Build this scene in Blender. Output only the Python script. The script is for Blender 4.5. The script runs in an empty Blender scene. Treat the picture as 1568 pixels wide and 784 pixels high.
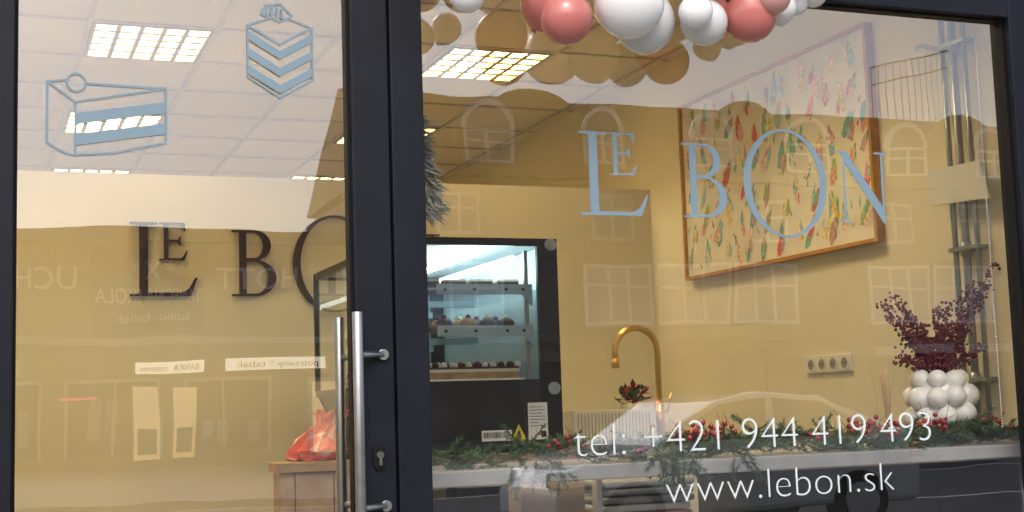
import bpy, math, random, bmesh
from mathutils import Matrix, Vector
random.seed(7)
sc=bpy.context.scene
COL=bpy.context.collection
sc.view_settings.view_transform='Standard'
sc.view_settings.look='None'
rad=math.radians
# ---------------------------------------------------------------- materials
def nodes(name):
    m=bpy.data.materials.new(name); m.use_nodes=True
    nt=m.node_tree; b=nt.nodes['Principled BSDF']
    return m,nt,b
def mat(name,col,rough=.6,metal=0,var=.08,scale=6,bump=0,bscale=60,trans=0,coat=0,spec=None,detail=4):
    m,nt,b=nodes(name)
    b.inputs['Roughness'].default_value=rough
    b.inputs['Metallic'].default_value=metal
    if coat: b.inputs['Coat Weight'].default_value=coat
    if spec is not None: b.inputs['Specular IOR Level'].default_value=spec
    if trans: b.inputs['Transmission Weight'].default_value=trans
    tc=nt.nodes.new('ShaderNodeTexCoord')
    n=nt.nodes.new('ShaderNodeTexNoise'); n.inputs['Scale'].default_value=scale; n.inputs['Detail'].default_value=detail
    nt.links.new(tc.outputs['Object'],n.inputs['Vector'])
    mr=nt.nodes.new('ShaderNodeMapRange'); mr.inputs[3].default_value=1-var*1.6; mr.inputs[4].default_value=1+var*1.6
    mr.inputs[1].default_value=.2; mr.inputs[2].default_value=.8
    nt.links.new(n.outputs[0],mr.inputs[0])
    mx=nt.nodes.new('ShaderNodeVectorMath'); mx.operation='SCALE'
    mx.inputs[0].default_value=col
    nt.links.new(mr.outputs[0],mx.inputs['Scale'])
    nt.links.new(mx.outputs[0],b.inputs['Base Color'])
    if bump:
        n2=nt.nodes.new('ShaderNodeTexNoise'); n2.inputs['Scale'].default_value=bscale; n2.inputs['Detail'].default_value=3
        nt.links.new(tc.outputs['Object'],n2.inputs['Vector'])
        bp=nt.nodes.new('ShaderNodeBump'); bp.inputs['Strength'].default_value=bump; bp.inputs['Distance'].default_value=.01
        nt.links.new(n2.outputs[0],bp.inputs['Height']); nt.links.new(bp.outputs[0],b.inputs['Normal'])
    return m
def emis(name,col,s):
    m,nt,b=nodes(name); b.inputs['Base Color'].default_value=(*col,1)
    b.inputs['Emission Color'].default_value=(*col,1); b.inputs['Emission Strength'].default_value=s
    return m
def glassmat(name,base=.14,tint=(.97,.98,.97),rough=0.0,wavy=.12):
    m=bpy.data.materials.new(name); m.use_nodes=True; nt=m.node_tree; nt.nodes.clear()
    o=nt.nodes.new('ShaderNodeOutputMaterial'); mix=nt.nodes.new('ShaderNodeMixShader')
    t=nt.nodes.new('ShaderNodeBsdfTransparent'); t.inputs[0].default_value=(*tint,1)
    g=nt.nodes.new('ShaderNodeBsdfGlossy'); g.inputs['Roughness'].default_value=rough; g.inputs[0].default_value=(.94,.95,1,1)
    lw=nt.nodes.new('ShaderNodeLayerWeight'); lw.inputs[0].default_value=.5
    pw=nt.nodes.new('ShaderNodeMath'); pw.operation='POWER'; pw.inputs[1].default_value=4
    ma=nt.nodes.new('ShaderNodeMath'); ma.operation='MULTIPLY_ADD'; ma.inputs[1].default_value=1-base; ma.inputs[2].default_value=base
    nt.links.new(lw.outputs['Facing'],pw.inputs[0]); nt.links.new(pw.outputs[0],ma.inputs[0])
    nt.links.new(ma.outputs[0],mix.inputs[0]); nt.links.new(t.outputs[0],mix.inputs[1]); nt.links.new(g.outputs[0],mix.inputs[2])
    if wavy:
        tc=nt.nodes.new('ShaderNodeTexCoord'); n=nt.nodes.new('ShaderNodeTexNoise'); n.inputs['Scale'].default_value=2.6; n.inputs['Detail'].default_value=1
        bp=nt.nodes.new('ShaderNodeBump'); bp.inputs['Strength'].default_value=wavy; bp.inputs['Distance'].default_value=.004
        nt.links.new(tc.outputs['Object'],n.inputs['Vector']); nt.links.new(n.outputs[0],bp.inputs['Height']); nt.links.new(bp.outputs[0],g.inputs['Normal'])
    nt.links.new(mix.outputs[0],o.inputs[0])
    return m
M={}
M['frame']=mat('frame_paint',(.0065,.008,.0145),.5,0,.2,9,.05,300,spec=.22)
M['gasket']=mat('gasket',(.005,.005,.006),.6,spec=.2)
M['wall']=mat('cream_wall_paint',(.83,.775,.63),.75,0,.03,1.3,.08,120)
M['ceil']=mat('ceiling_tile',(.80,.72,.63),.9,0,.07,70,.2,160)
M['tbar']=mat('t_bar',(.60,.54,.47),.5)
M['fin']=mat('louvre_aluminium',(.30,.26,.20),.4,.3,.05)
M['floor']=mat('floor_tiles',(.16,.15,.14),.4,0,.15,3)
M['steel']=mat('brushed_steel',(.44,.44,.44),.34,1,.08,30)
M['chrome']=mat('chrome',(.8,.8,.8),.1,1)
M['gold']=mat('brushed_gold',(.66,.46,.19),.28,1,.05,20)
M['black']=mat('black_metal',(.016,.016,.018),.35,0,.1,10)
M['white']=mat('white_plastic',(.80,.80,.78),.35,0,.02)
M['bracket']=mat('shelf_bracket_metal',(.36,.48,.56),.4,.2,.05)
M['ceramic']=mat('vase_ceramic',(.72,.71,.69),.3,0,.04,10)
M['stone']=mat('shelf_stone',(.30,.30,.30),.35,0,.16,9,.03,60,detail=8)
M['wood']=mat('oak_wood',(.42,.28,.15),.5,0,.18,14,.1,60)
M['orangewood']=mat('picture_frame_wood',(.50,.25,.05),.45,0,.15,20)
M['canvas']=mat('canvas',(.86,.82,.73),.85,0,.06,8,.2,200)
M['decal']=mat('vinyl_blue_grey',(.175,.26,.325),.6,0,.05,5)
M['decalw']=mat('vinyl_white',(.58,.65,.67),.6,0,.04,5)
M['sign']=mat('sign_letters_dark',(.035,.015,.035),.45,0,.05)
M['glass']=glassmat('window_glass',.20,wavy=.2)
M['cglass']=glassmat('case_glass',.05,(.97,.985,.97),wavy=0)
M['led']=emis('led_tube',(.80,1,.97),20)
M['tube']=emis('fluorescent_tube',(1,.84,.50),130)
M['diff']=emis('light_diffuser',(1,.76,.34),38)
M['needle']=mat('fir_needles',(.026,.080,.034),.6,0,.5,14)
M['needle2']=mat('fir_needles_light',(.08,.155,.06),.6,0,.4,14)
M['bark']=mat('twig_bark',(.10,.06,.035),.8)
M['berry']=mat('red_berries',(.28,.015,.025),.22,0,.3,20,coat=.4)
M['dberry']=mat('dark_red_berries',(.11,.009,.020),.5,0,.4,25)
M['bluefir']=mat('blue_feather',(.42,.52,.68),.6,0,.5,18)
M['bwhite']=mat('balloon_white',(.82,.83,.85),.16,0,.02,3,coat=.5)
M['bpearl']=mat('balloon_pearl',(.66,.68,.68),.22,0,.03,3,coat=.4)
M['bpink']=mat('balloon_pink',(.54,.17,.15),.22,0,.03,3,coat=.4)
M['bpink2']=mat('balloon_light_pink',(.62,.33,.30),.22,0,.03,3,coat=.4)
M['asphalt']=mat('asphalt',(.055,.055,.057),.85,0,.15,2,.4,150)
M['pave']=mat('pavement_slabs',(.20,.19,.18),.8,0,.12,3,.2,80)
M['kerb']=mat('kerb_stone',(.28,.27,.26),.8,0,.1,5)
M['paint']=mat('road_paint',(.70,.70,.68),.7,0,.1,6)
M['stucco']=mat('stucco_ochre',(.20,.16,.11),.85,0,.12,.7,.2,30)
M['stucco2']=mat('stucco_beige',(.15,.13,.11),.85,0,.12,.7,.2,30)
M['stucco3']=mat('stucco_grey',(.30,.29,.28),.85,0,.05,.7,.2,30)
M['roof']=mat('roof_sheet',(.07,.06,.055),.6,0,.15,3)
M['wframe']=mat('white_window_frame',(.80,.80,.78),.5,0,.12,.4)
M['wglass']=mat('sky_toned_window_glass',(.34,.36,.40),.10,0,.5,.5)  # pale base colour stands in for sky reflected in the panes
M['wdim']=mat('dim_window_glass',(.10,.11,.13),.10,0,.5,.35)
M['wframedim']=mat('grey_window_frame',(.50,.50,.48),.5,0,.25,.4)
M['shopwin']=mat('shopfront_glass',(.06,.055,.045),.12,0,.7,.6)
M['shoplit']=emis('lit_shop_sign',(1,.88,.66),2.0)
M['shopwarm']=emis('lit_shop_interior',(1,.72,.38),.75)
M['carpaint']=mat('car_paint_white',(.75,.77,.80),.2,0,.01,2,coat=1)
M['tyre']=mat('tyre',(.02,.02,.02),.8)
M['rim']=mat('alloy_rim',(.5,.5,.5),.3,1)
M['red']=mat('tail_lamp',(.4,.01,.01),.2)
M['neon']=emis('pink_neon',(1,.15,.35),1.6)
M['carglass']=mat('car_glass',(.03,.035,.04),.06)
M['cake']=mat('cake_sponge',(.42,.25,.12),.8,0,.25,30,.3,90)
M['choc']=mat('chocolate',(.06,.028,.02),.4,0,.3,20,.2,80)
M['cream']=mat('whipped_cream',(.70,.63,.53),.5,0,.05,20,.1,60)
M['foil']=mat('coral_tissue',(.70,.15,.12),.5,0,.35,22,.3,60)
M['foil2']=mat('pale_tissue',(.74,.44,.37),.5,0,.2,22,.3,60)
M['paper']=mat('label_paper',(.78,.80,.80),.6,0,.02)
M['yellow']=mat('warning_yellow',(.75,.65,.05),.5)
M['ink']=mat('label_ink',(.03,.03,.03),.6)
M['cardboard']=mat('cardboard',(.42,.30,.18),.8,0,.12,8)
M['darkpanel']=mat('dark_panel',(.05,.052,.055),.5,0,.15,4)
M['leaf']=mat('leaf_green',(.05,.12,.04),.6,0,.4,3)
M['pipe']=mat('galvanised_pipe',(.36,.39,.43),.35,.5,.08,12)
# ---------------------------------------------------------------- mesh helpers
_sph={}
def sphere(u,v):
    if (u,v) in _sph: return _sph[(u,v)]
    vs=[(0,0,1)]
    for j in range(1,v):
        t=math.pi*j/v
        for k in range(u):
            a=2*math.pi*k/u; vs.append((math.sin(t)*math.cos(a),math.sin(t)*math.sin(a),math.cos(t)))
    vs.append((0,0,-1)); fs=[]
    for k in range(u): fs.append((0,1+k,1+(k+1)%u))
    for j in range(v-2):
        for k in range(u):
            a=1+j*u+k;b=1+j*u+(k+1)%u; fs.append((a,a+u,b+u,b))
    l=len(vs)-1; s=1+(v-2)*u
    for k in range(u): fs.append((s+k,l,s+(k+1)%u))
    _sph[(u,v)]=(vs,fs); return vs,fs
class Part:
    def __init__(s): s.v=[];s.f=[];s.m=[];s.s=[];s.mats=[];s.norecalc=False
    def mi(s,m):
        if m not in s.mats: s.mats.append(m)
        return s.mats.index(m)
    def add(s,vs,fs,m,smooth=False):
        o=len(s.v);i=s.mi(m); s.v.extend([tuple(q) for q in vs])
        for f in fs: s.f.append(tuple(o+k for k in f)); s.m.append(i); s.s.append(smooth)
    def box(s,x0,x1,y0,y1,z0,z1,m,rot=None):
        vs=[Vector((x,y,z)) for x in (x0,x1) for y in (y0,y1) for z in (z0,z1)]
        if rot is not None:
            c=Vector(((x0+x1)/2,(y0+y1)/2,(z0+z1)/2)); vs=[c+rot@(q-c) for q in vs]
        s.add(vs,((0,1,3,2),(4,6,7,5),(0,4,5,1),(2,3,7,6),(0,2,6,4),(1,5,7,3)),m)
    def poly(s,pts,m,smooth=False): s.add(pts,[tuple(range(len(pts)))],m,smooth)
    def prism(s,pts,axis,a,b,m):
        def mk(p,t):
            if axis==0: return (t,p[0],p[1])
            if axis==1: return (p[0],t,p[1])
            return (p[0],p[1],t)
        n=len(pts)
        s.add([mk(q,a) for q in pts]+[mk(q,b) for q in pts],[tuple(range(n)),tuple(range(2*n-1,n-1,-1))]+[(k,n+k,n+(k+1)%n,(k+1)%n) for k in range(n)],m)
    def rings(s,R,m,cap=True):
        n=len(R[0]);vs=[q for r in R for q in r];fs=[]
        for j in range(len(R)-1):
            for k in range(n): fs.append((j*n+k,j*n+(k+1)%n,(j+1)*n+(k+1)%n,(j+1)*n+k))
        o=len(s.v); s.add(vs,fs,m,True)
        if cap:
            i=s.mi(m)
            s.f.append(tuple(o+k for k in range(n-1,-1,-1)));s.m.append(i);s.s.append(False)
            b=o+(len(R)-1)*n; s.f.append(tuple(b+k for k in range(n)));s.m.append(i);s.s.append(False)
    def cyl(s,p0,p1,r0,m,r1=None,n=16,cap=True):
        if r1 is None: r1=r0
        p0=Vector(p0);p1=Vector(p1);d=(p1-p0).normalized();u=d.orthogonal().normalized();w=d.cross(u)
        E=[u*math.cos(2*math.pi*k/n)+w*math.sin(2*math.pi*k/n) for k in range(n)]
        s.rings([[p0+e*r0 for e in E],[p1+e*r1 for e in E]],m,cap)
    def tube(s,pts,r,m,n=12):
        pts=[Vector(p) for p in pts];R=[];u=None
        for k,p in enumerate(pts):
            d=(pts[min(k+1,len(pts)-1)]-pts[max(k-1,0)]).normalized()
            if u is None: u=d.orthogonal().normalized()
            u=(u-d*u.dot(d)).normalized(); w=d.cross(u)
            rr=r[k] if isinstance(r,(list,tuple)) else r
            R.append([p+(u*math.cos(2*math.pi*j/n)+w*math.sin(2*math.pi*j/n))*rr for j in range(n)])
        s.rings(R,m)
    def lathe(s,c,prof,m,n=32):
        s.rings([[(c[0]+r*math.cos(2*math.pi*j/n),c[1]+r*math.sin(2*math.pi*j/n),c[2]+z) for j in range(n)] for r,z in prof],m)
    def ball(s,c,r,m,u=12,v=8,sc=(1,1,1),rot=None,tear=0):
        vs,fs=sphere(u,v); out=[]
        c=Vector(c)
        if rot is None and not tear:
            out=[(c.x+q[0]*r*sc[0],c.y+q[1]*r*sc[1],c.z+q[2]*r*sc[2]) for q in vs]
        else:
            for q in vs:
                x,y,z=q
                if tear and z<0:
                    k=z*z; x*=1-.12*k; y*=1-.12*k; z*=1+tear*k
                w=Vector((x*r*sc[0],y*r*sc[1],z*r*sc[2]))
                if rot is not None: w=rot@w
                out.append(c+w)
        s.add(out,fs,m,True)
    def obj(s,name,parent=None,bevel=0):
        me=bpy.data.meshes.new(name); me.from_pydata(s.v,[],s.f)
        me.polygons.foreach_set('material_index',s.m); me.polygons.foreach_set('use_smooth',s.s)
        for m in s.mats: me.materials.append(M[m])
        if not s.norecalc:
            bm=bmesh.new(); bm.from_mesh(me); bmesh.ops.recalc_face_normals(bm,faces=bm.faces); bm.to_mesh(me); bm.free()
        me.update()
        o=bpy.data.objects.new(name,me); COL.objects.link(o)
        if parent: o.parent=parent
        if bevel:
            b=o.modifiers.new('bevel','BEVEL'); b.width=bevel; b.segments=2; b.limit_method='ANGLE'
        return o
def empty(name):
    o=bpy.data.objects.new(name,None); COL.objects.link(o); return o
def curve_shape(name,loops,m,loc,scale,parent=None,ext=.0006,rot=(math.pi/2,0,0)):
    cu=bpy.data.curves.new(name,'CURVE'); cu.dimensions='2D'; cu.fill_mode='BOTH'
    for lp in loops:
        sp=cu.splines.new('POLY'); sp.points.add(len(lp)-1)
        for k,(x,y) in enumerate(lp): sp.points[k].co=(x*scale[0],y*scale[1],0,1)
        sp.use_cyclic_u=True
    cu.extrude=ext
    o=bpy.data.objects.new(name,cu); COL.objects.link(o); cu.materials.append(M[m])
    o.location=loc; o.rotation_euler=rot
    if parent: o.parent=parent
    return o
def text(name,body,m,loc,height,width=None,parent=None,rot=(math.pi/2,0,0),offset=0,ext=.0005,sx=1,spacing=1):
    cu=bpy.data.curves.new(name,'FONT'); cu.body=body; cu.size=height; cu.extrude=ext; cu.offset=offset
    cu.space_character=spacing
    cu.materials.append(M[m]); o=bpy.data.objects.new(name,cu); COL.objects.link(o)
    o.location=loc; o.rotation_euler=rot
    if width:
        bpy.context.view_layer.update(); sx=width/o.dimensions.x
    o.scale=(sx,1,1)
    if parent: o.parent=parent
    return o
def arc(cx,cy,rx,ry,a0,a1,n=14):
    return [(cx+rx*math.cos(rad(a0+(a1-a0)*k/n)),cy+ry*math.sin(rad(a0+(a1-a0)*k/n))) for k in range(n+1)]
LET={}
LET['L']=[[(0,0),(.80,0),(.89,.25),(.865,.25),(.78,.10),(.68,.045),(.235,.045),(.235,.97),(.36,.975),(.36,1),(0,1),(0,.975),(.125,.97),(.125,.03),(0,.025)]]
LET['E']=[[(0,0),(.66,0),(.74,.25),(.715,.25),(.62,.09),(.54,.045),(.235,.045),(.235,.49),(.48,.49),(.54,.40),(.56,.40),(.56,.64),(.54,.64),(.48,.54),(.235,.54),(.235,.955),(.52,.955),(.60,.90),(.66,.78),(.685,.78),(.66,1),(0,1),(0,.975),(.125,.97),(.125,.03),(0,.025)]]
LET['B']=[[(0,0)]+arc(.36,.27,.31,.27,-90,78)+arc(.34,.77,.25,.23,-72,90)+[(0,1),(0,.975),(.115,.97),(.115,.03),(0,.025)],
          [(.215,.965)]+arc(.33,.77,.145,.195,90,-90)+[(.215,.575)],
          [(.215,.525)]+arc(.35,.28,.20,.245,90,-90)+[(.215,.035)]]
LET['O']=[arc(.5,.5,.5,.5,0,352.5,48),arc(.5,.5,.415,.478,0,352.5,48)]
LET['N']=[[(0,1),(.19,1),(.845,.22),(.845,.972),(.73,.975),(.73,1),(1.0,1),(1.0,.975),(.885,.972),(.885,-.02),(.855,-.02),(.145,.84),(.145,.028),(.26,.025),(.26,0),(0,0),(0,.025),(.105,.028),(.105,.92),(.06,.972),(0,.975)]]
def lebon(name,x,z,y,s,m,ext=.0006):
    e=empty(name); e.location=(x,y,z)
    for ch,dx,dz,w,h in (('L',0,0,.235,.235),('E',.09,.115,.12,.12),('B',.32,0,.215,.215),('O',.52,-.055,.285,.325),('N',.845,-.003,.185,.215)):
        curve_shape('letter_'+ch,LET[ch],m,(dx*s,0,dz*s),(w*s,h*s),e,ext)
    return e
# ---------------------------------------------------------------- shop building shell
p=Part()
p.box(-1.5,-1.3,.1,9,0,3.7,'wall')
p.box(3.55,3.75,.1,9,0,3.7,'wall')
p.box(-1.3,3.55,8.8,9,0,3.7,'wall')
p.box(-1.3,3.55,3.48,3.60,.2,2.62,'wall')
p.box(-1.3,0-.05,.1,.16,.2,3.7,'wall')
p.box(3.15,3.55,.05,.12,.2,3.7,'wall')
p.box(-.05,3.15,.1,.16,2.78,3.7,'wall')
p.obj('interior_walls')
p=Part(); p.box(-1.3,3.55,.06,8.8,.02,.2,'floor'); p.obj('interior_floor')
fix=[(.47,3.17),(2.27,3.17),(.47,5.15),(2.27,5.15),(.47,1.19),(2.27,1.19),(.47,7.13),(2.27,7.13),(-.73,1.85)]  # last three are unseen, added to brighten the rear room and left wall
xs=[-1.3,-.73,-.13,.47,1.07,1.67,2.27,2.87,3.47,3.55]
ys=[.16]+[3.17+.66*k for k in range(-4,9)]
ys=[y for y in ys if y>.15]+[8.8]
p=Part()
for a,b in zip(xs,xs[1:]):
    for c,d in zip(ys,ys[1:]):
        if any(abs(a-fx)<.02 and abs(c-fy)<.02 for fx,fy in fix): continue
        if d-c<.02: continue
        p.box(a+.001,b-.001,c+.001,d-.001,3.3+random.uniform(0,.0015),3.33,'ceil')
for x in xs[1:-1]: p.box(x-.011,x+.011,.17,8.79,3.290,3.299,'tbar')
for y in ys[1:-1]: p.box(-1.29,3.54,y-.011,y+.011,3.2915,3.2985,'tbar')
p.obj('suspended_ceiling')
for k,(fx,fy) in enumerate(fix):
    e=empty('ceiling_light')
    p=Part(); w,l=.6,.66
    x0,x1,y0,y1=fx+.013,fx+w-.013,fy+.013,fy+l-.013
    for a in ((x0,x0+.02,y0,y1),(x1-.02,x1,y0,y1),(x0+.02,x1-.02,y0,y0+.02),(x0+.02,x1-.02,y1-.02,y1)):
        p.box(*a,3.287,3.41,'fin')
    n=5
    for j in range(1,n):
        xx=x0+.02+(x1-x0-.04)*j/n
        p.prism([(xx-.004,3.345),(xx+.004,3.345),(xx+.012,3.289),(xx-.012,3.289)],1,y0+.02,y1-.02,'fin')
    for j in range(1,n):
        yy=y0+.02+(y1-y0-.04)*j/n
        p.prism([(yy-.004,3.325),(yy+.004,3.325),(yy+.016,3.2905),(yy-.016,3.2905)],0,x0+.02,x1-.02,'fin')
    p.obj('louvre_frame',e)
    p=Part(); p.box(x0+.02,x1-.02,y0+.02,y1-.02,3.41,3.42,'diff'); p.obj('reflector',e)
    p=Part()
    for j in range(4):
        xx=x0+.02+(x1-x0-.04)*(j+.5)/4
        p.cyl((xx,y0+.03,3.378),(xx,y1-.03,3.378),.009,'tube',n=6)
    p.obj('tubes',e)
p=Part()
p.box(-8,-.15,-.05,.09,0,3.4,'stucco3'); p.box(3.45,14,-.05,.09,0,3.4,'stucco3')
p.box(-8,14,-.05,.09,3.4,9,'stucco2'); p.box(-8,14,-.12,-.05,3.3,3.45,'stucco3')
p.box(-8,-1.5,.09,9,0,9,'stucco3'); p.box(3.76,14,.09,9,0,9,'stucco3'); p.box(-1.5,3.76,.09,9,3.71,9,'stucco3')
o=p.obj('shop_building')
p=Part()
p.box(-.15,3.45,-.06,.06,2.93,3.4,'frame')
p.obj('fascia_panel')
# ---------------------------------------------------------------- door
e=empty('glass_door')
p=Part()
p.box(-.045,.07,-.045,.045,.2,2.78,'frame')
p.box(.89,.988,-.045,.045,.2,2.78,'frame')
p.box(.07,.89,-.043,.043,.2,.36,'frame'); p.box(.07,.89,-.043,.043,2.68,2.78,'frame')
p.obj('door_leaf_frame',e,.003)
p=Part()
for a in ((.0705,.078,.361,2.679),(.882,.8895,.361,2.679)): p.box(a[0],a[1],-.018,.018,a[2],a[3],'gasket')
p.obj('gaskets',e)
p=Part(); p.poly([(.078,0,.36),(.882,0,.36),(.882,0,2.68),(.078,0,2.68)],'glass'); p.obj('door_glass',e)
for sgn,nm in ((-1,'pull_handle_outside'),(1,'pull_handle_inside')):
    p=Part(); y=sgn*.095
    p.cyl((.88,y,1.06),(.88,y,1.656),.0135,'steel',n=24)
    for z in (1.17,1.55):
        p.tube([(.88,y,z),(.955,sgn*.05,z)] if sgn<0 else [(.88,y,z),(.93,sgn*.045,z)],.0085,'steel')
        p.cyl((.957 if sgn<0 else .93,sgn*.0455,z),(.957 if sgn<0 else .93,sgn*.056,z),.014,'steel')
    p.obj(nm,e,.0008)
p=Part()
p.prism([(.942+.017*math.cos(a),1.292+.017*math.sin(a)+(.014 if math.sin(a)>0 else -.014)) for a in [2*math.pi*k/24+.01 for k in range(24)]],1,-.053,-.0455,'gasket')
p.cyl((.942,-.05,1.298),(.942,-.064,1.298),.009,'chrome'); p.box(.938,.946,-.063,-.053,1.272,1.298,'chrome')
p.obj('lock_cylinder',e)
e=empty('shop_window')
p=Part()
p.box(.992,1.08,-.055,.045,.2,2.78,'frame')
p.box(3.04,3.125,-.045,.045,.2,2.78,'frame')
p.box(3.13,3.45,-.055,.045,.2,2.93,'frame')
p.box(1.08,3.04,-.044,.044,2.59,2.78,'frame')
p.box(1.08,3.04,-.044,.044,.2,.55,'frame')
p.box(-.15,3.13,-.055,.055,2.785,2.93,'frame')
p.box(-.15,-.05,-.055,.045,.2,2.785,'frame')
p.obj('window_frame',e,.003)
p=Part()
p.box(1.0805,1.087,-.018,.018,.56,2.589,'gasket'); p.box(3.033,3.0395,-.018,.018,.56,2.589,'gasket'); p.box(1.087,3.033,-.018,.018,2.583,2.5895,'gasket')
p.obj('gaskets',e)
p=Part(); p.poly([(1.087,0,.55),(3.033,0,.55),(3.033,0,2.59),(1.087,0,2.59)],'glass'); p.obj('window_glass',e)
# ---------------------------------------------------------------- lettering
lebon('window_lettering',1.545,1.93,-.004,1.0,'decal')
lebon('wall_sign_lettering',.68,2.012,3.465,1.55,'sign',.012)
text('phone_number_lettering','tel: +421 944 419 493','decalw',(1.495,-.004,1.268),.130,1.17,offset=-.0030)
text('web_address_lettering','www.lebon.sk','decalw',(1.765,-.004,1.128),.124,.755,offset=-.0030)
def strokes(name,lines,polys,w,m):
    e=empty(name)
    p=Part()
    for pts in lines:
        for a,b in zip(pts,pts[1:]):
            a=Vector(a);b=Vector(b);d=(b-a)
            if d.length<1e-6: continue
            d.normalize(); n=Vector((-d.y,d.x))*w/2; a2=a-d*w*.35;b2=b+d*w*.35
            yy=-.004-random.random()*.0012
            p.poly([(q.x,yy,q.y) for q in (a2+n,a2-n,b2-n,b2+n)],m)
    for k,pp in enumerate(polys): p.poly([(x,-.0055-.0002*k,z) for x,z in pp],m)
    p.obj('vinyl_shape',e)
cl=[[(.63,2.40),(.63,2.265),(.712,2.215),(.797,2.265),(.797,2.405),(.712,2.355),(.63,2.40),(.69,2.425)],[(.735,2.425),(.797,2.405)],
    [(.69,2.425),(.665,2.432),(.675,2.455),(.715,2.462)],[(.735,2.425),(.745,2.433),(.715,2.462)],[(.69,2.425),(.712,2.414),(.735,2.425)]]
pl=[[(.672+.014*k,2.433-.003*k),(.680+.012*k,2.457-.002*k),(.686+.012*k,2.457-.002*k),(.681+.014*k,2.431-.003*k)] for k in range(4)]
for k,z in enumerate((2.345,2.30,2.255)):
    t=.022
    pl.append([(.63,z+.040),(.712,z-.008),(.712,z-.008-t),(.63,z+.040-t)])
    pl.append([(.797,z+.042),(.712,z-.008),(.712,z-.008-t),(.797,z+.042-t)])
strokes('cake_cube_decal',cl,pl,.0055,'decal')
ring=[(.212+.022*math.cos(rad(a)),2.226+.022*math.sin(rad(a))) for a in range(0,361,20)]
cl=[[(.145,2.225),(.192,2.232)],[(.234,2.225),(.425,2.222),(.425,2.085)],[(.145,2.225),(.145,2.075)]+[(.145+.065*k/6,2.075-.028*math.sin(k/6*math.pi/2)) for k in range(1,7)]+[(.30,2.055),(.425,2.085)],
    [(.145,2.225),(.210,2.178),(.425,2.222)],[(.210,2.178),(.210,2.047)],ring]
pl=[[(.21,2.150),(.425,2.188),(.425,2.160),(.21,2.122)],[(.21,2.098),(.425,2.135),(.425,2.107),(.21,2.070)]]
strokes('cake_slice_decal',cl,pl,.0055,'decal')
# ---------------------------------------------------------------- balloons
e=empty('balloon_garland')
def balloon(x,z,y,r,m,k=[0]):
    k[0]+=1
    p=Part()
    rot=Matrix.Rotation(random.uniform(-.6,.6),3,'X')@Matrix.Rotation(random.uniform(-.6,.6),3,'Y')
    if random.random()<.8: rot=rot@Matrix.Rotation(random.uniform(2.0,3.6),3,'X')
    p.ball((x,y,z),r,m,32,24,(1,1,1.03),rot,.10)
    kn=rot@Vector((0,0,-1))*r*1.13; c=Vector((x,y,z))
    p.cyl(c+kn*.98,c+kn*1.06,r*.05,m,r*.11,n=10)
    p.obj('balloon_%d'%k[0],e)
B=[(1.155,2.462,.047,'bwhite'),(1.245,2.50,.045,'bwhite'),(1.395,2.475,.078,'bpink'),(1.42,2.415,.070,'bpink'),(1.59,2.455,.092,'bwhite'),
   (1.685,2.43,.078,'bpearl'),(1.762,2.435,.046,'bwhite'),(1.825,2.43,.064,'bpearl'),(1.885,2.46,.066,'bpink'),(1.965,2.455,.072,'bpink'),(2.0,2.497,.052,'bpink2'),
   (2.09,2.50,.045,'bwhite'),(2.155,2.525,.035,'bwhite'),(2.20,2.55,.04,'bpearl')]
dy=[0,-.02,.03,-.02,-.05,.04,-.10,-.03,.05,-.04,-.10,0,.02,0]
for (x,z,r,m),d in zip(B,dy): balloon(x,z,-.21+d,r,m)
for k in range(44):
    x=1.10+k*.028+random.uniform(-.02,.02)
    balloon(x,2.585+random.uniform(-.01,.20)+(x-1.1)*.02,-.20+random.uniform(-.09,.08),random.choice((.06,.075,.085,.05)),random.choice(('bwhite','bpink','bpearl','bpink2','bwhite')))
# ---------------------------------------------------------------- painting on right wall
e=empty('abstract_painting')
p=Part(); X=3.55
y0,y1,z0,z1=1.34,3.03,2.055,3.0
p.box(X-.028,X-.004,y0+.014,y1-.014,z0+.014,z1-.014,'canvas'); p.obj('canvas',e)
p=Part()
p.box(X-.045,X-.002,y0,y0+.016,z0,z1,'orangewood'); p.box(X-.045,X-.002,y1-.016,y1,z0,z1,'orangewood')
p.box(X-.045,X-.002,y0+.016,y1-.016,z0,z0+.016,'orangewood'); p.box(X-.045,X-.002,y0+.016,y1-.016,z1-.016,z1,'orangewood')
p.obj('frame',e)
pc={'st1':(.66,.12,.10),'st2':(.82,.55,.12),'st3':(.20,.46,.44),'st4':(.40,.52,.20),'st5':(.80,.40,.38),'st6':(.85,.74,.36),'st7':(.36,.56,.64),'st8':(.55,.30,.34),'st9':(.86,.64,.58)}
for k,c in pc.items(): M[k]=mat('brush_'+k,c,.45,0,.35,60,.5,120)
p=Part(); p.norecalc=True
def dab(y,z,l,w,a,m,off):
    n=18;pts=[]
    for k in range(n):
        t=2*math.pi*k/n
        rr=1+random.uniform(-.22,.22)
        u=math.cos(t)*w*rr*(1-.4*math.sin(t)); v=math.sin(t)*l*rr
        pts.append((X-.0285-off,min(max(y+u*math.cos(a)-v*math.sin(a),y0+.02),y1-.02),min(max(z+u*math.sin(a)+v*math.cos(a),z0+.02),z1-.02)))
    p.poly(pts,m)
placed=[];off=.0004
tries=0
cols=['st1','st3','st7','st4','st5','st2','st3','st7','st6','st8','st9','st5','st9','st6']
while len(placed)<115 and tries<9000:
    tries+=1
    y=random.uniform(y0+.06,y1-.06);z=random.uniform(z0+.08,z1-.08)
    if any(abs(y-a)<.085 and abs(z-b)<.125 for a,b in placed): continue
    placed.append((y,z)); a=random.uniform(-.15,.55)
    l=random.uniform(.045,.080);w=l*random.uniform(.26,.42)
    ks=random.sample(cols,4)
    for j in range(random.choice((2,3,4))):
        off+=.000012
        dab(y+random.uniform(-.018,.018),z+random.uniform(-.03,.03),l*(1-.2*j),w*(1-.16*j),a+random.uniform(-.3,.3),ks[j],off)
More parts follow.
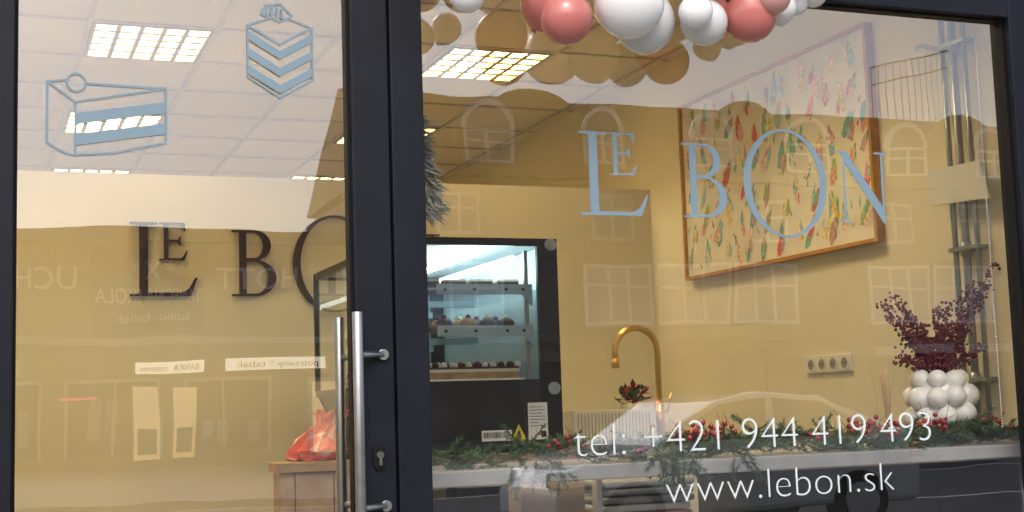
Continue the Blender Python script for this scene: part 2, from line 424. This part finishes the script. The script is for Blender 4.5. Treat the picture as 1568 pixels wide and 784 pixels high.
for _ in range(90):
    off+=.000012
    dab(random.uniform(y0+.04,y1-.04),random.uniform(z0+.04,z1-.04),random.uniform(.008,.03),random.uniform(.004,.009),random.uniform(-.6,.6),random.choice(cols),off)
p.obj('brush_strokes',e)
# ---------------------------------------------------------------- sockets, pipes, wall box
e=empty('wall_sockets'); p=Part()
p.box(X-.012,X-.001,1.62,1.975,1.52,1.60,'white')
p.obj('plate',e,.004)
p=Part()
for k in range(4):
    yy=1.667+.087*k
    p.cyl((X-.0125,yy,1.56),(X-.0165,yy,1.56),.034,'white',n=28)
    p.cyl((X-.0168,yy,1.56),(X-.0172,yy,1.56),.024,'stone',n=24)
    for d in (-.009,.009): p.cyl((X-.0174,yy+d,1.56),(X-.0180,yy+d,1.56),.004,'ink',n=8)
p.obj('socket_inserts',e)
e=empty('wall_pipes'); p=Part()
for yy,r in ((.86,.011),(.80,.015),(.735,.010)):
    p.cyl((X-.035,yy,1.0),(X-.035,yy,3.28),r,'pipe',n=16)
for z in (1.45,1.95,2.75):
    p.box(X-.055,X-.001,.715,.88,z,z+.016,'pipe')
    p.cyl((X-.035,.80,z-.02),(X-.035,.80,z+.035),.02,'pipe',n=16)
p.tube([(X-.035,.86,2.75),(X-.06,.95,2.79),(X-.035,1.02,2.80)],.008,'pipe')
p.obj('pipes',e)
e=empty('wall_notice'); p=Part()
p.prism([(.62,2.125),(.95,2.145),(.98,2.285),(.66,2.275)],0,X-.064,X-.058,'paper'); p.box(X-.0575,X-.05,.77,.84,2.18,2.22,'pipe'); p.obj('sheet',e)
p=Part()
for k in range(150): p.ball((3.00,.07,1.3+k*.0085),.0026,'white',6,4)
p.obj('blind_chain')
# ---------------------------------------------------------------- display case
e=empty('cake_display_case')
p=Part()
xa,xb,ya,yb,zt,zm,zb=1.45,2.10,1.47,2.86,2.06,1.515,1.25
for (a,b) in ((ya,ya+.022),(yb-.022,yb)):
    p.box(xa,xb,a,b,zt-.03,zt,'black'); p.box(xb-.085,xb,a,b,zm+.001,zt-.031,'black'); p.box(xa,xa+.025,a,b,zm+.001,zt-.031,'black')
    p.prism([(xa,zm),(xb,zm),(xb,zb),(xa+.13,zb)],1,a,b,'black')
p.box(xa,xa+.03,ya+.0225,yb-.0225,zt-.03,zt,'black'); p.box(xa,xa+.02,ya+.0225,yb-.0225,zm-.03,zm,'black')
p.box(xa+.03,xb,ya+.0225,yb-.0225,zt-.018,zt-.001,'pipe')
p.box(xb-.02,xb,ya+.0225,yb-.0225,zb,zt-.019,'bracket')
p.box(xa+.06,xb-.021,ya+.0225,yb-.0225,zm-.03,zm-.002,'steel')
p.prism([(xa+.02,zm-.031),(xa+.03,zm-.031),(xa+.15,zb),(xa+.14,zb)],1,ya+.0225,yb-.0225,'black')
p.obj('body',e,.002)
p=Part()
p.poly([(xa+.025,ya+.011,zm),(xb-.085,ya+.011,zm),(xb-.085,ya+.011,zt-.03),(xa+.025,ya+.011,zt-.03)],'cglass')
p.poly([(xa+.025,yb-.011,zm),(xb-.085,yb-.011,zm),(xb-.085,yb-.011,zt-.03),(xa+.025,yb-.011,zt-.03)],'cglass')
p.poly([(xa+.01,ya+.022,zm),(xa+.01,yb-.022,zm),(xa+.01,yb-.022,zt-.03),(xa+.01,ya+.022,zt-.03)],'cglass')
p.obj('glass_panes',e)
p=Part()
for z in (1.70,1.86):
    p.box(xa+.09,xb-.03,ya+.10,yb-.08,z,z+.008,'cglass')
    for yy in (ya+.05,yb-.07,(ya+yb)/2):
        p.box(xa+.17,xb-.09,yy,yy+.012,z-.014,z+.026,'bracket')
    for xx in (xa+.20,xa+.32,xb-.20,xb-.13): p.cyl((xx,ya+.0495,z+.005),(xx,ya+.044,z+.005),.006,'black',n=10)
    p.prism([(xb-.13,z-.015),(xb-.09,z-.015),(xb-.09,z-.06)],1,ya+.05,ya+.062,'bracket')
p.box(xb-.115,xb-.10,ya+.066,ya+.08,zm,zt-.04,'steel'); p.box(xb-.115,xb-.10,yb-.06,yb-.045,zm,zt-.04,'steel')
p.box(xa+.27,xa+.31,yb-.060,yb-.045,zm,zt-.04,'black'); p.box(xa+.44,xa+.47,yb-.060,yb-.045,zm,zt-.04,'black'); p.box(xa+.30,xb-.1,yb-.044,yb-.03,1.78,1.80,'black')
for k in range(22): p.box(xa+.10,xb-.12,ya+.12+k*.055,ya+.126+k*.055,1.8695,1.8755,'steel')
p.obj('shelves',e)
p=Part()
for xx,z in ((xb-.17,1.985),(xb-.32,2.005)): p.cyl((xx,ya+.05,z),(xx,yb-.05,z),.013,'led',n=8)
p.obj('led_lights',e)
p=Part()
for x,z in ((2.07,2.035),(2.065,1.478)):
    p.cyl((x,ya-.001,z),(x,ya-.012,z),.024,'bracket',n=28); p.cyl((x,ya-.0125,z),(x,ya-.016,z),.013,'steel',n=20)
p.obj('glass_fittings',e)
p=Part()
p.box(1.955,2.035,ya-.002,ya-.0005,1.285,1.425,'paper'); p.box(1.765,1.885,ya-.002,ya-.0005,1.285,1.325,'paper')
p.prism([(1.885,1.287),(1.945,1.287),(1.915,1.345)],1,ya-.0025,ya-.0006,'yellow')
p.prism([(1.905,1.294),(1.925,1.294),(1.92,1.313),(1.915,1.325),(1.908,1.31)],1,ya-.0034,ya-.0027,'ink')
x=1.772
while x<1.873:
    w=random.choice((.0012,.002,.003)); p.box(x,x+w,ya-.003,ya-.0022,1.296,1.318,'ink'); x+=w+random.choice((.0015,.002,.003))
for k in range(7):
    z=1.41-.012*k; p.box(1.962,1.962+random.uniform(.03,.066),ya-.003,ya-.0022,z-.0025,z,'ink')
p.box(2.005,2.028,ya-.003,ya-.0022,1.294,1.317,'ink')
p.obj('labels',e)
e=empty('pastries')
p=Part()
def muffin(x,y,z):
    p.lathe((x,y,z),[(.024,0),(.032,.024),(.036,.030),(.030,.042),(.016,.052),(.002,.056)],random.choice(('choc','choc','cake')),12)
    p.ball((x,y,z+.056),.012,random.choice(('cream','dberry')),8,6)
for k in range(11):
    for j in range(5):
        muffin(xa+.15+j*.085+random.uniform(-.01,.01),ya+.15+k*.11,1.709)
for k in range(5):
    y=ya+.10+k*.25
    p.box(xa+.08,xb-.11,y,y+.18,1.516,1.524,'white')
    p.box(xa+.10,xb-.13,y+.015,y+.165,1.5245,1.550,'cake'); p.box(xa+.10,xb-.13,y+.015,y+.165,1.5505,1.562,'cream'); p.box(xa+.10,xb-.13,y+.015,y+.165,1.5625,1.570,'choc')
    for j in range(13):
        for i in range(2): p.ball((xa+.12+j*.034,y+.05+i*.07,1.578),random.uniform(.011,.016),random.choice(('cream','dberry','cream','choc')),8,6)
for k in range(8):
    for j in range(4):
        x,y=xa+.12+j*.11,ya+.14+k*.14
        p.box(x,x+.09,y,y+.05,1.8765,1.905,'choc'); p.box(x,x+.09,y,y+.05,1.9055,1.914,'cream')
p.obj('cakes',e)
e=empty('wooden_counter'); p=Part()
p.box(.975,1.44,1.40,1.56,1.205,1.24,'wood'); p.box(.99,1.43,1.42,1.545,.2,1.204,'wood')
p.box(1.445,2.14,1.40,2.92,1.205,1.24,'wood'); p.box(1.46,2.12,1.42,2.90,.2,1.204,'wood')
p.obj('body',e,.002)
p=Part()
for k in range(3): p.box(1.04+k*.14,1.043+k*.14,1.417,1.4195,.25,1.2,'ink')
p.obj('panel_joints',e)
e=empty('tissue_wrapped_gift')
p=Part(); R=[]; n=22
for j,(r,z) in enumerate(((.080,.0),(.095,.018),(.098,.045),(.084,.075),(.060,.105),(.040,.128),(.045,.145),(.068,.172))):
    t=z/.172; ring_=[]
    for k in range(n):
        a=2*math.pi*k/n; rr=r*(1+random.uniform(-.24,.24))
        ring_.append((1.12+t*.08+rr*math.cos(a),1.495+rr*.6*math.sin(a),max(1.242,1.242+z+random.uniform(-.015,.015))))
    R.append(ring_)
for j in range(len(R)-1):
    for k in range(n):
        p.poly([R[j][k],R[j][(k+1)%n],R[j+1][(k+1)%n]],random.choice(('foil','foil','foil2'))); p.poly([R[j][k],R[j+1][(k+1)%n],R[j+1][k]],random.choice(('foil','foil','foil2')))
p.obj('crumpled_tissue',e)
p=Part()
for k in range(9): p.cyl((1.215+.006*k,1.47,1.262),(1.22+.006*k+random.uniform(-.01,.01),1.47,1.40),.0018,'ink',n=6)
p.box(1.20,1.32,1.42,1.52,1.241,1.262,'black')
p.obj('candle_sticks',e)
e=empty('feather_tree'); p=Part(); p.norecalc=True
c=Vector((1.52,1.62,2.065)); H=.50
p.cyl(c,c+Vector((0,0,H)),.008,'bark',.003,8); p.lathe(tuple(c),[(.05,0),(.05,.03),(.02,.035)],'bark',16)
for k in range(3600):
    t=random.random()**.8; r=.16*(1-t*.6); a=random.uniform(0,6.283); rr=r*random.uniform(.35,1)
    b=c+Vector((math.cos(a)*rr,math.sin(a)*rr*.8,.10+t*(H-.10)))
    d=Vector((math.cos(a+random.uniform(-.5,.5)),math.sin(a+random.uniform(-.5,.5)),random.uniform(-1.4,.0))).normalized()*random.uniform(.05,.08)
    s=d.cross(Vector((random.random()-.5,random.random()-.5,1))).normalized()*.0055
    p.poly([b-s,b+d*.5-s*1.3,b+d,b+d*.5+s*1.3],'bluefir')
p.obj('feathers',e)
# ---------------------------------------------------------------- sink counter + tap
e=empty('sink_counter'); p=Part()
p.box(2.45,3.545,2.55,3.475,1.20,1.24,'stone'); p.box(2.47,3.54,2.58,3.47,.2,1.199,'white')
p.obj('cabinet',e,.002)
p=Part()
p.box(2.64,3.08,2.60,2.625,1.241,1.385,'ceramic'); p.box(2.64,3.08,2.975,3.0,1.241,1.385,'ceramic')
p.box(2.64,2.665,2.6255,2.9745,1.241,1.385,'ceramic'); p.box(3.055,3.08,2.6255,2.9745,1.241,1.385,'ceramic'); p.box(2.6655,3.0545,2.6255,2.9745,1.241,1.26,'ceramic')
for k in range(22): p.box(2.66+k*.018,2.664+k*.018,2.5955,2.5995,1.25,1.372,'stone')
p.obj('sink_basin',e,.004)
e=empty('gold_tap'); p=Part()
pts=[(3.11,2.62,1.24),(3.11,2.62,1.66)]+[(2.995+.115*math.cos(rad(a)),2.62,1.665+.115*math.sin(rad(a))) for a in range(0,181,15)]+[(2.88,2.62,1.62)]
p.tube(pts,.0155,'gold',16); p.cyl((3.11,2.62,1.24),(3.11,2.62,1.42),.024,'gold'); p.cyl((2.88,2.62,1.63),(2.88,2.62,1.585),.020,'gold')
p.tube([(3.11,2.62,1.36),(3.14,2.60,1.37),(3.155,2.58,1.46)],.007,'gold')
p.obj('spout',e)
e=empty('poinsettia'); p=Part(); p.norecalc=True
for k in range(90):
    a=random.uniform(0,6.28); el=random.uniform(-.2,1.2); c=Vector((3.05,2.80,1.44))+Vector((random.uniform(-.06,.05),random.uniform(-.04,.04),random.uniform(-.03,.04)))
    d=Vector((math.cos(a)*math.cos(el),math.sin(a)*math.cos(el),math.sin(el)))*random.uniform(.04,.07); s=d.cross(Vector((.2,.1,1))).normalized()*.016
    p.poly([c,c+d*.5+s,c+d,c+d*.5-s],'berry' if k<60 else 'leaf')
p.lathe((3.04,2.80,1.262),[(.035,0),(.05,.10),(.052,.15)],'ceramic',16)
p.obj('leaves_and_pot',e)
# ---------------------------------------------------------------- window shelf
e=empty('window_shelf'); p=Part()
p.box(1.10,3.54,.13,.55,1.197,1.24,'stone'); p.obj('stone_slab',e,.004)
p=Part()
for x in (3.18,3.28): p.cyl((x,.20,1.194),(x,.20,.9),.012,'steel')
p.cyl((3.18,.20,1.10),(3.28,.20,1.10),.010,'steel'); p.box(3.12,3.34,.15,.25,1.182,1.1965,'steel')
for x in (1.2,2.2): p.box(x,x+.03,.2,.5,1.16,1.1965,'black')
p.obj('brackets',e)
e=empty('storage_cabinet'); p=Part(); p.box(2.36,3.50,.56,.9,.2,1.17,'darkpanel'); p.box(1.12,1.52,.56,.9,.2,1.17,'darkpanel'); p.obj('carcass',e,.003)
p=Part()
for x in (2.74,3.12): p.box(x,x+.004,.5575,.5595,.22,1.16,'ink')
p.obj('door_gaps',e)
e=empty('cardboard_box'); p=Part(); p.box(1.60,1.82,.66,.9,.98,1.165,'cardboard'); p.box(1.56,2.32,.6,.95,.94,.979,'wood')
p.box(1.58,1.62,.62,.66,.2,.939,'wood'); p.box(2.26,2.30,.62,.66,.2,.939,'wood'); p.box(1.61,1.81,.67,.89,1.166,1.171,'cardboard'); p.box(1.835,1.855,.60,.64,.98,1.19,'white')
p.obj('box_on_stool',e,.003)
e=empty('folded_napkins'); p=Part()
for k in range(7): p.box(1.90+random.uniform(-.012,.012),2.22+random.uniform(-.015,.015),.66,.88,.980+k*.026,1.002+k*.026,random.choice(('paper','stone','foil2')))
p.obj('stack',e,.008)
# garland
e=empty('christmas_garland')
p=Part(); p.norecalc=True
def spray(b,d,L,m):
    d=d.normalized(); u=d.orthogonal().normalized(); w=d.cross(u)
    n=int(L/.0016)
    p.tube([b,b+d*L*.5+Vector((0,0,-.004)),b+d*L+Vector((0,0,-.010))],[.0018,.0014,.0007],'bark',5)
    for k in range(n):
        t=k/n; q=b+d*L*t+Vector((0,0,-.010*t*t)); a=random.uniform(0,6.283)
        nd=(u*math.cos(a)+w*math.sin(a)+d*.9).normalized()*random.uniform(.016,.025)*(1-.4*t)
        s=nd.cross(Vector((random.random()-.5,random.random()-.5,random.random()-.5))).normalized()*.0014
        p.poly([q-s,q+s,q+nd+s*.3,q+nd-s*.3],m)
def gz(x): return 1.264+.012*math.sin(x*9)
xcur=1.13
while xcur<3.46:
    nn=7 if 1.95<xcur else 4
    for j in range(nn):
        b=Vector((xcur+random.uniform(-.02,.02),.24+random.uniform(-.07,.07),gz(xcur)+random.uniform(-.01,.025)))
        d=Vector((random.choice((-1,1,1))*random.uniform(.3,1),random.uniform(-.8,.8),random.uniform(-.25,.55)))
        if random.random()>.15: spray(b,d,random.uniform(.06,.12),random.choice(('needle','needle','needle2')))
    xcur+=.026
for cx0,n in ((1.40,9),(1.47,5),(1.86,12),(1.90,8),(2.10,5),(3.30,6)):
    for k in range(n):
        b=Vector((cx0+random.uniform(-.05,.05),.13+random.uniform(-.02,.02),1.25+random.uniform(-.01,.01)))
        spray(b,Vector((random.uniform(-.7,.7),random.uniform(-.5,.1),random.uniform(-1.1,-.3))),random.uniform(.05,.09),'needle')
p.obj('fir_sprays',e)
p=Part(); p.norecalc=True
for cx0,w,n,zz in ((1.57,.08,12,1.29),(2.02,.10,34,1.315),(2.60,.13,52,1.31),(2.86,.08,32,1.315),(3.10,.07,14,1.31),(1.80,.10,8,1.285),(2.36,.12,10,1.285)):
    for k in range(n):
        c=Vector((cx0+random.gauss(0,w*.5),.22+random.uniform(-.06,.06),zz+random.gauss(0,.014)))
        p.ball(c,random.uniform(.006,.0095),'berry',10,7)
        p.cyl(c,c+Vector((random.uniform(-.02,.02),.01,-.03)),.0008,'bark',n=4)
    for k in range(6):
        c=Vector((cx0+random.gauss(0,w*.5),.22,zz))
        d=Vector((random.uniform(-1,1),random.uniform(-.5,.5),random.uniform(0,.7))).normalized()*.07
        p.tube([c-d*.5,c+d],[.0014,.0008],'bark',5)
p.obj('berries',e)
e=empty('bubble_vase'); p=Part(); vc=Vector((3.045,.42,1.24))
p.lathe(tuple(vc),[(.06,0),(.085,.05),(.085,.18),(.055,.235),(.045,.235),(.04,.12)],'ceramic',24)
for r,z,n,br,ph in ((.070,.035,7,.036,0),(.088,.095,8,.039,.4),(.090,.160,8,.038,0),(.068,.218,7,.033,.4)):
    for k in range(n):
        a=2*math.pi*k/n+ph+random.uniform(-.1,.1)
        p.ball((vc.x+r*math.cos(a),vc.y+r*math.sin(a),vc.z+z+random.uniform(-.008,.008)),br*random.uniform(.88,1.08),'ceramic',20,14)
p.obj('vase_body',e)
p=Part(); p.norecalc=True
ends=[(-.21,.0,.235),(-.18,-.03,.18),(-.15,.02,.26),(-.12,.0,.13),(-.10,.0,.20),(-.05,0,.16),(.0,-.02,.22),(.05,0,.15),(.08,.02,.24),(.16,0,.30),(.20,-.01,.26),(.27,.0,.37),(.24,.02,.30),(.13,0,.14),(.16,-.03,.08),(-.14,.02,.06),(.10,.03,.10),(.02,0,.12)]
for ex,ey,ez in ends:
    b=vc+Vector((0,0,.20)); t1=vc+Vector((ex,ey,.235+ez)); mid=(b+t1)/2+Vector((-ex*.12,0,.02))
    pts=[]
    for k in range(13):
        t=k/12; pts.append(b*(1-t)**2+mid*2*t*(1-t)+t1*t*t+Vector((random.uniform(-.003,.003),0,random.uniform(-.003,.003))))
    p.tube(pts,.0016,'bark',5)
    for k in range(3,13):
        for j in range(11):
            off_=Vector((random.gauss(0,.010),random.gauss(0,.011),random.gauss(0,.010)))
            p.ball(pts[k]+off_,random.uniform(.0035,.0062),'dberry',7,5)
for k in range(320):
    p.ball(vc+Vector((random.gauss(0,.055),random.gauss(0,.03),.255+abs(random.gauss(0,.045)))),random.uniform(.004,.0065),'dberry',7,5)
p.obj('berry_branches',e)
e=empty('reed_diffuser'); p=Part()
p.lathe((2.83,.42,1.24),[(.03,0),(.032,.045),(.014,.065),(.013,.08)],'ceramic',20)
for k in range(6): p.cyl((2.83,.42,1.26),(2.83+random.uniform(-.014,.018),.42+random.uniform(-.01,.01),1.49+random.uniform(-.01,.01)),.0024,'wood',n=6)
p.obj('bottle_and_reeds',e)
# ---------------------------------------------------------------- street
def sheet(name,x0,x1,y0,y1,z,m):
    p=Part(); p.poly([(x0,y0,z),(x1,y0,z),(x1,y1,z),(x0,y1,z)],m); return p.obj(name)
sheet('ground',-400,400,-400,400,-.02,'kerb')
sheet('road',-200,200,-19,-6,0.0,'asphalt')
p=Part(); p.box(-200,200,-5.85,-.13,-.01,.12,'pave'); p.obj('pavement')
p=Part(); p.box(-200,200,-6.0,-5.855,-.01,.125,'kerb'); p.obj('kerb')
p=Part(); p.box(-200,200,-36,-19.2,-.01,.12,'pave'); p.obj('pavement.001')
p=Part(); p.box(-200,200,-19.195,-19.03,-.01,.125,'kerb'); p.obj('kerb.001')
p=Part(); p.box(-1.3,3.5,-.6,-.057,.1215,.2,'kerb'); p.obj('entrance_step')
p=Part()
for k in range(-20,30): p.poly([(k*6,-12.4,.004),(k*6+3,-12.4,.004),(k*6+3,-12.52,.004),(k*6,-12.52,.004)],'paint')
p.poly([(-200,-18.6,.004),(200,-18.6,.004),(200,-18.72,.004),(-200,-18.72,.004)],'paint')
p.obj('road_markings')
def window(p,x,z,w,h,y,mull=2,arch=False,g='wglass',fr='wframe'):
    p.box(x,x+w,y-.05,y+.02,z,z+h,g)
    t=.10
    p.box(x-t,x,y-.02,y+.07,z-t,z+h+t,fr); p.box(x+w,x+w+t,y-.02,y+.07,z-t,z+h+t,fr)
    p.box(x,x+w,y-.02,y+.068,z-t,z,fr); p.box(x,x+w,y-.02,y+.068,z+h,z+h+t,fr)
    for k in range(1,mull): xx=x+w*k/mull; p.box(xx-.06,xx+.06,y+.0205,y+.06,z,z+h,fr)
    p.box(x,x+w,y+.0205,y+.055,z+h*.62,z+h*.62+.08,fr)
    p.box(x-.15,x+w+.15,y-.02,y+.16,z-t-.07,z-t-.001,'stucco3')
    if arch:
        n=14; cx=x+w/2
        for r0,r1,m,ya_,yb_ in ((0,w/2,g,-.05,.03),(w/2,w/2+.16,fr,-.02,.08)):
            for k in range(n):
                a0=math.pi*k/n;a1=math.pi*(k+1)/n
                pts=[(cx+r0*math.cos(a0),z+h+t+r0*math.sin(a0)),(cx+r1*math.cos(a0),z+h+t+r1*math.sin(a0)),(cx+r1*math.cos(a1),z+h+t+r1*math.sin(a1)),(cx+r0*math.cos(a1),z+h+t+r0*math.sin(a1))]
                if r0==0: pts=pts[1:3]+[(cx,z+h+t)]
                p.prism(pts,1,y+ya_,y+yb_,m)
Y=-36
e=empty('low_shop_building'); p=Part()
p.box(-40,11.3,Y-10,Y,0,6.4,'stucco'); p.box(-40,11.35,Y-10,Y+.25,6.4,6.75,'stucco2'); p.box(-40,11.3,Y,Y+.12,3.55,3.75,'wframedim')
p.obj('walls',e)
p=Part()
x=-38;kk=0
while x<10.5:
    kk+=1
    if kk%4==0:
        p.box(x+.4,x+1.4,Y-.03,Y+.04,.15,2.5,'wframedim'); p.box(x+.5,x+1.3,Y+.041,Y+.05,.3,2.4,'shopwarm')
    else:
        p.box(x,x+2.3,Y-.03,Y+.03,.5,2.5,'shopwin'); p.box(x-.08,x,Y-.02,Y+.06,.4,2.6,'wframedim'); p.box(x+2.3,x+2.38,Y-.02,Y+.06,.4,2.6,'wframedim'); p.box(x,x+2.3,Y-.02,Y+.06,2.5,2.6,'wframedim'); p.box(x+1.1,x+1.16,Y+.031,Y+.06,.5,2.5,'wframedim')
        for j in range(5): p.box(x+.1+j*.42,x+.4+j*.42,Y+.031,Y+.036,.6+random.random()*.5,1.3+random.random()*.9,random.choice(('stucco3','wglass','shopwin','roof')))
    x+=3.1
for x,w in ((4.0,1.9),(6.6,2.8)): p.box(x,x+w,Y+.05,Y+.14,2.75,3.08,'shoplit')
p.box(-2,1,Y+.05,Y+.14,2.7,3.15,'wframedim')
for x in (3.9,5.0): p.box(x,x+.7,Y+.061,Y+.07,.35,2.35,'shopwarm'); p.box(x+.1,x+.6,Y+.071,Y+.075,.5,1.2,'stucco')
p.box(2.1,3.0,Y+.061,Y+.07,2.05,2.11,'neon')
p.box(2.9,6.0,Y+.02,Y+.08,3.8,6.2,'roof')
p.obj('shopfronts',e)
PI=math.pi
text('dance_school_sign','TANECNA SKOLA','wframe',(5.9,Y+.1,4.75),.55,2.9,e,rot=(PI/2,0,PI),ext=.01)
text('dance_school_line','latino  ballet','wframe',(5.5,Y+.1,4.2),.36,2.0,e,rot=(PI/2,0,PI),ext=.01)
text('dance_school_logo','* X *','wframe',(5.0,Y+.1,5.4),.7,1.2,e,rot=(PI/2,0,PI),ext=.01)
text('shop_sign','BANKA  centrum','ink',(5.75,Y+.15,2.82),.26,1.6,e,rot=(PI/2,0,PI),ext=.01)
text('shop_sign_b','potraviny * tabak','ink',(9.2,Y+.15,2.82),.26,2.3,e,rot=(PI/2,0,PI),ext=.01)
text('large_letters','TI   * HOTT','wframe',(10.6,Y+.1,5.1),.9,4.2,e,rot=(PI/2,0,PI),ext=.02)
text('large_letters_b','UCHTI','wframe',(2.6,Y+.1,5.1),.9,2.4,e,rot=(PI/2,0,PI),ext=.02)
e=empty('town_house'); p=Part()
x0,x1=11.5,46
p.box(x0,x1,Y-12,Y,0,8.6,'stucco2'); p.box(x0,x1,Y-.2,Y+.35,8.6,8.9,'stucco'); p.box(x0,x1,Y,Y+.14,3.5,3.75,'stucco'); p.box(x0,x1,Y,Y+.10,6.1,6.25,'stucco')
p.prism([(Y+.1,8.9),(Y-1.8,11.6),(Y-6,12.6),(Y-12,8.9)],0,x0,x1,'roof')
p.obj('walls_and_roof',e)
p=Part()
for x in (12.6,17.8,20.5,23.2,28.6,31.3,36.5,39.2,43): window(p,x,4.1,2.35,1.7,Y,3)
for x in (13.0,18.2,24,29,32.5,38,42): window(p,x,6.8,1.3,1.2,Y,2,False,'wdim','wframedim')
for x in (12.4,16.2,20.0,24.2,28.4,32.6,37,41): p.box(x,x+3.1,Y-.03,Y+.05,.5,2.8,'shopwin'); p.box(x-.1,x+3.2,Y+.051,Y+.5,2.9,3.2,random.choice(('wframedim','stucco','roof')))
x=14
while x<44:
    p.box(x-.35,x+1.75,Y-2.2,Y+.05,8.91,10.1,'stucco')
    window(p,x,9.2,1.4,.9,Y+.06,2,True,'wdim')
    x+=3.9
p.obj('windows',e)
p=Part()
for x in (16.2,24,33):
    p.prism([(x-2.2,8.91),(x+2.2,8.91)]+arc(x,8.91,2.2,2.6,0,180,16)[1:-1],1,Y-.15,Y+.04,'stucco')
p.obj('gables',e)
e=empty('roof_railing'); p=Part()
for k in range(13): p.cyl((30.6+k*.3,Y-2,11.5),(30.6+k*.3,Y-2,13.6+k*.08),.016,'stucco3',n=6)
for z in (0,-.7): p.cyl((30.6,Y-2,13.6+z),(34.2,Y-2,14.5+z),.03,'stucco3',n=6)
p.obj('bars',e)
e=empty('parked_car'); cx0,cy=5.3,-10.0
prof=[(0,.28),(-.02,.55),(.10,.76),(.45,.88),(1.05,.98),(1.75,1.42),(2.2,1.50),(3.1,1.48),(3.9,1.12),(4.25,1.02),(4.35,.62),(4.32,.28)]
p=Part(); p.prism([(cx0+x,z) for x,z in prof],1,cy-.88,cy+.88,'carpaint'); p.obj('body',e,.06)
p=Part()
for s in (-1,1):
    yy=cy+s*.885
    a,b=sorted((yy,yy+s*.012))
    p.prism([(cx0+1.18,.99),(cx0+1.82,1.38),(cx0+2.35,1.43),(cx0+2.35,1.0)],1,a,b,'carglass'); p.prism([(cx0+2.45,1.0),(cx0+2.45,1.43),(cx0+3.05,1.42),(cx0+3.65,1.12),(cx0+3.6,1.0)],1,a,b,'carglass')
    p.box(cx0-.01,cx0+.42,min(cy+s*.6,cy+s*.9),max(cy+s*.6,cy+s*.9),.62,.76,'chrome')
    p.box(cx0+4.2,cx0+4.37,min(cy+s*.6,cy+s*.9),max(cy+s*.6,cy+s*.9),.75,.92,'red')
    for wx in (.82,3.5):
        p.cyl((cx0+wx,cy+s*.70,.32),(cx0+wx,cy+s*.905,.32),.32,'tyre',n=28); p.cyl((cx0+wx,cy+s*.906,.32),(cx0+wx,cy+s*.915,.32),.20,'rim',n=24)
p.obj('windows_wheels_lamps',e)
# ---------------------------------------------------------------- light
w=bpy.data.worlds.new('World'); sc.world=w; w.use_nodes=True; nt=w.node_tree
bg=nt.nodes['Background']; sky=nt.nodes.new('ShaderNodeTexSky'); sky.sky_type='NISHITA'; sky.sun_disc=False
sky.sun_elevation=rad(42); sky.sun_rotation=rad(200); sky.dust_density=4; sky.air_density=1.0
hs=nt.nodes.new('ShaderNodeHueSaturation'); hs.inputs['Saturation'].default_value=.65; hs.inputs['Value'].default_value=1.6
nt.links.new(sky.outputs[0],hs.inputs['Color']); nt.links.new(hs.outputs[0],bg.inputs[0]); bg.inputs[1].default_value=.15
sd=bpy.data.lights.new('sun','SUN'); sd.energy=.7; sd.angle=rad(18); sd.color=(1,.97,.92)
so=bpy.data.objects.new('sun',sd); COL.objects.link(so); so.rotation_euler=(rad(48),0,rad(-20))
# ---------------------------------------------------------------- camera
cd=bpy.data.cameras.new('camera'); c=bpy.data.objects.new('camera',cd); COL.objects.link(c); sc.camera=c
cd.sensor_width=36; cd.sensor_fit='HORIZONTAL'; cd.lens=2100/1568*36; cd.clip_end=2000; cd.clip_start=.05
R=Matrix.Rotation(-rad(21.3),3,'Z')@Matrix.Rotation(math.pi/2+rad(6.4),3,'X')@Matrix.Rotation(-rad(1.84),3,'Z')
c.matrix_world=Matrix.Translation((0,-3.43,1.4))@R.to_4x4()
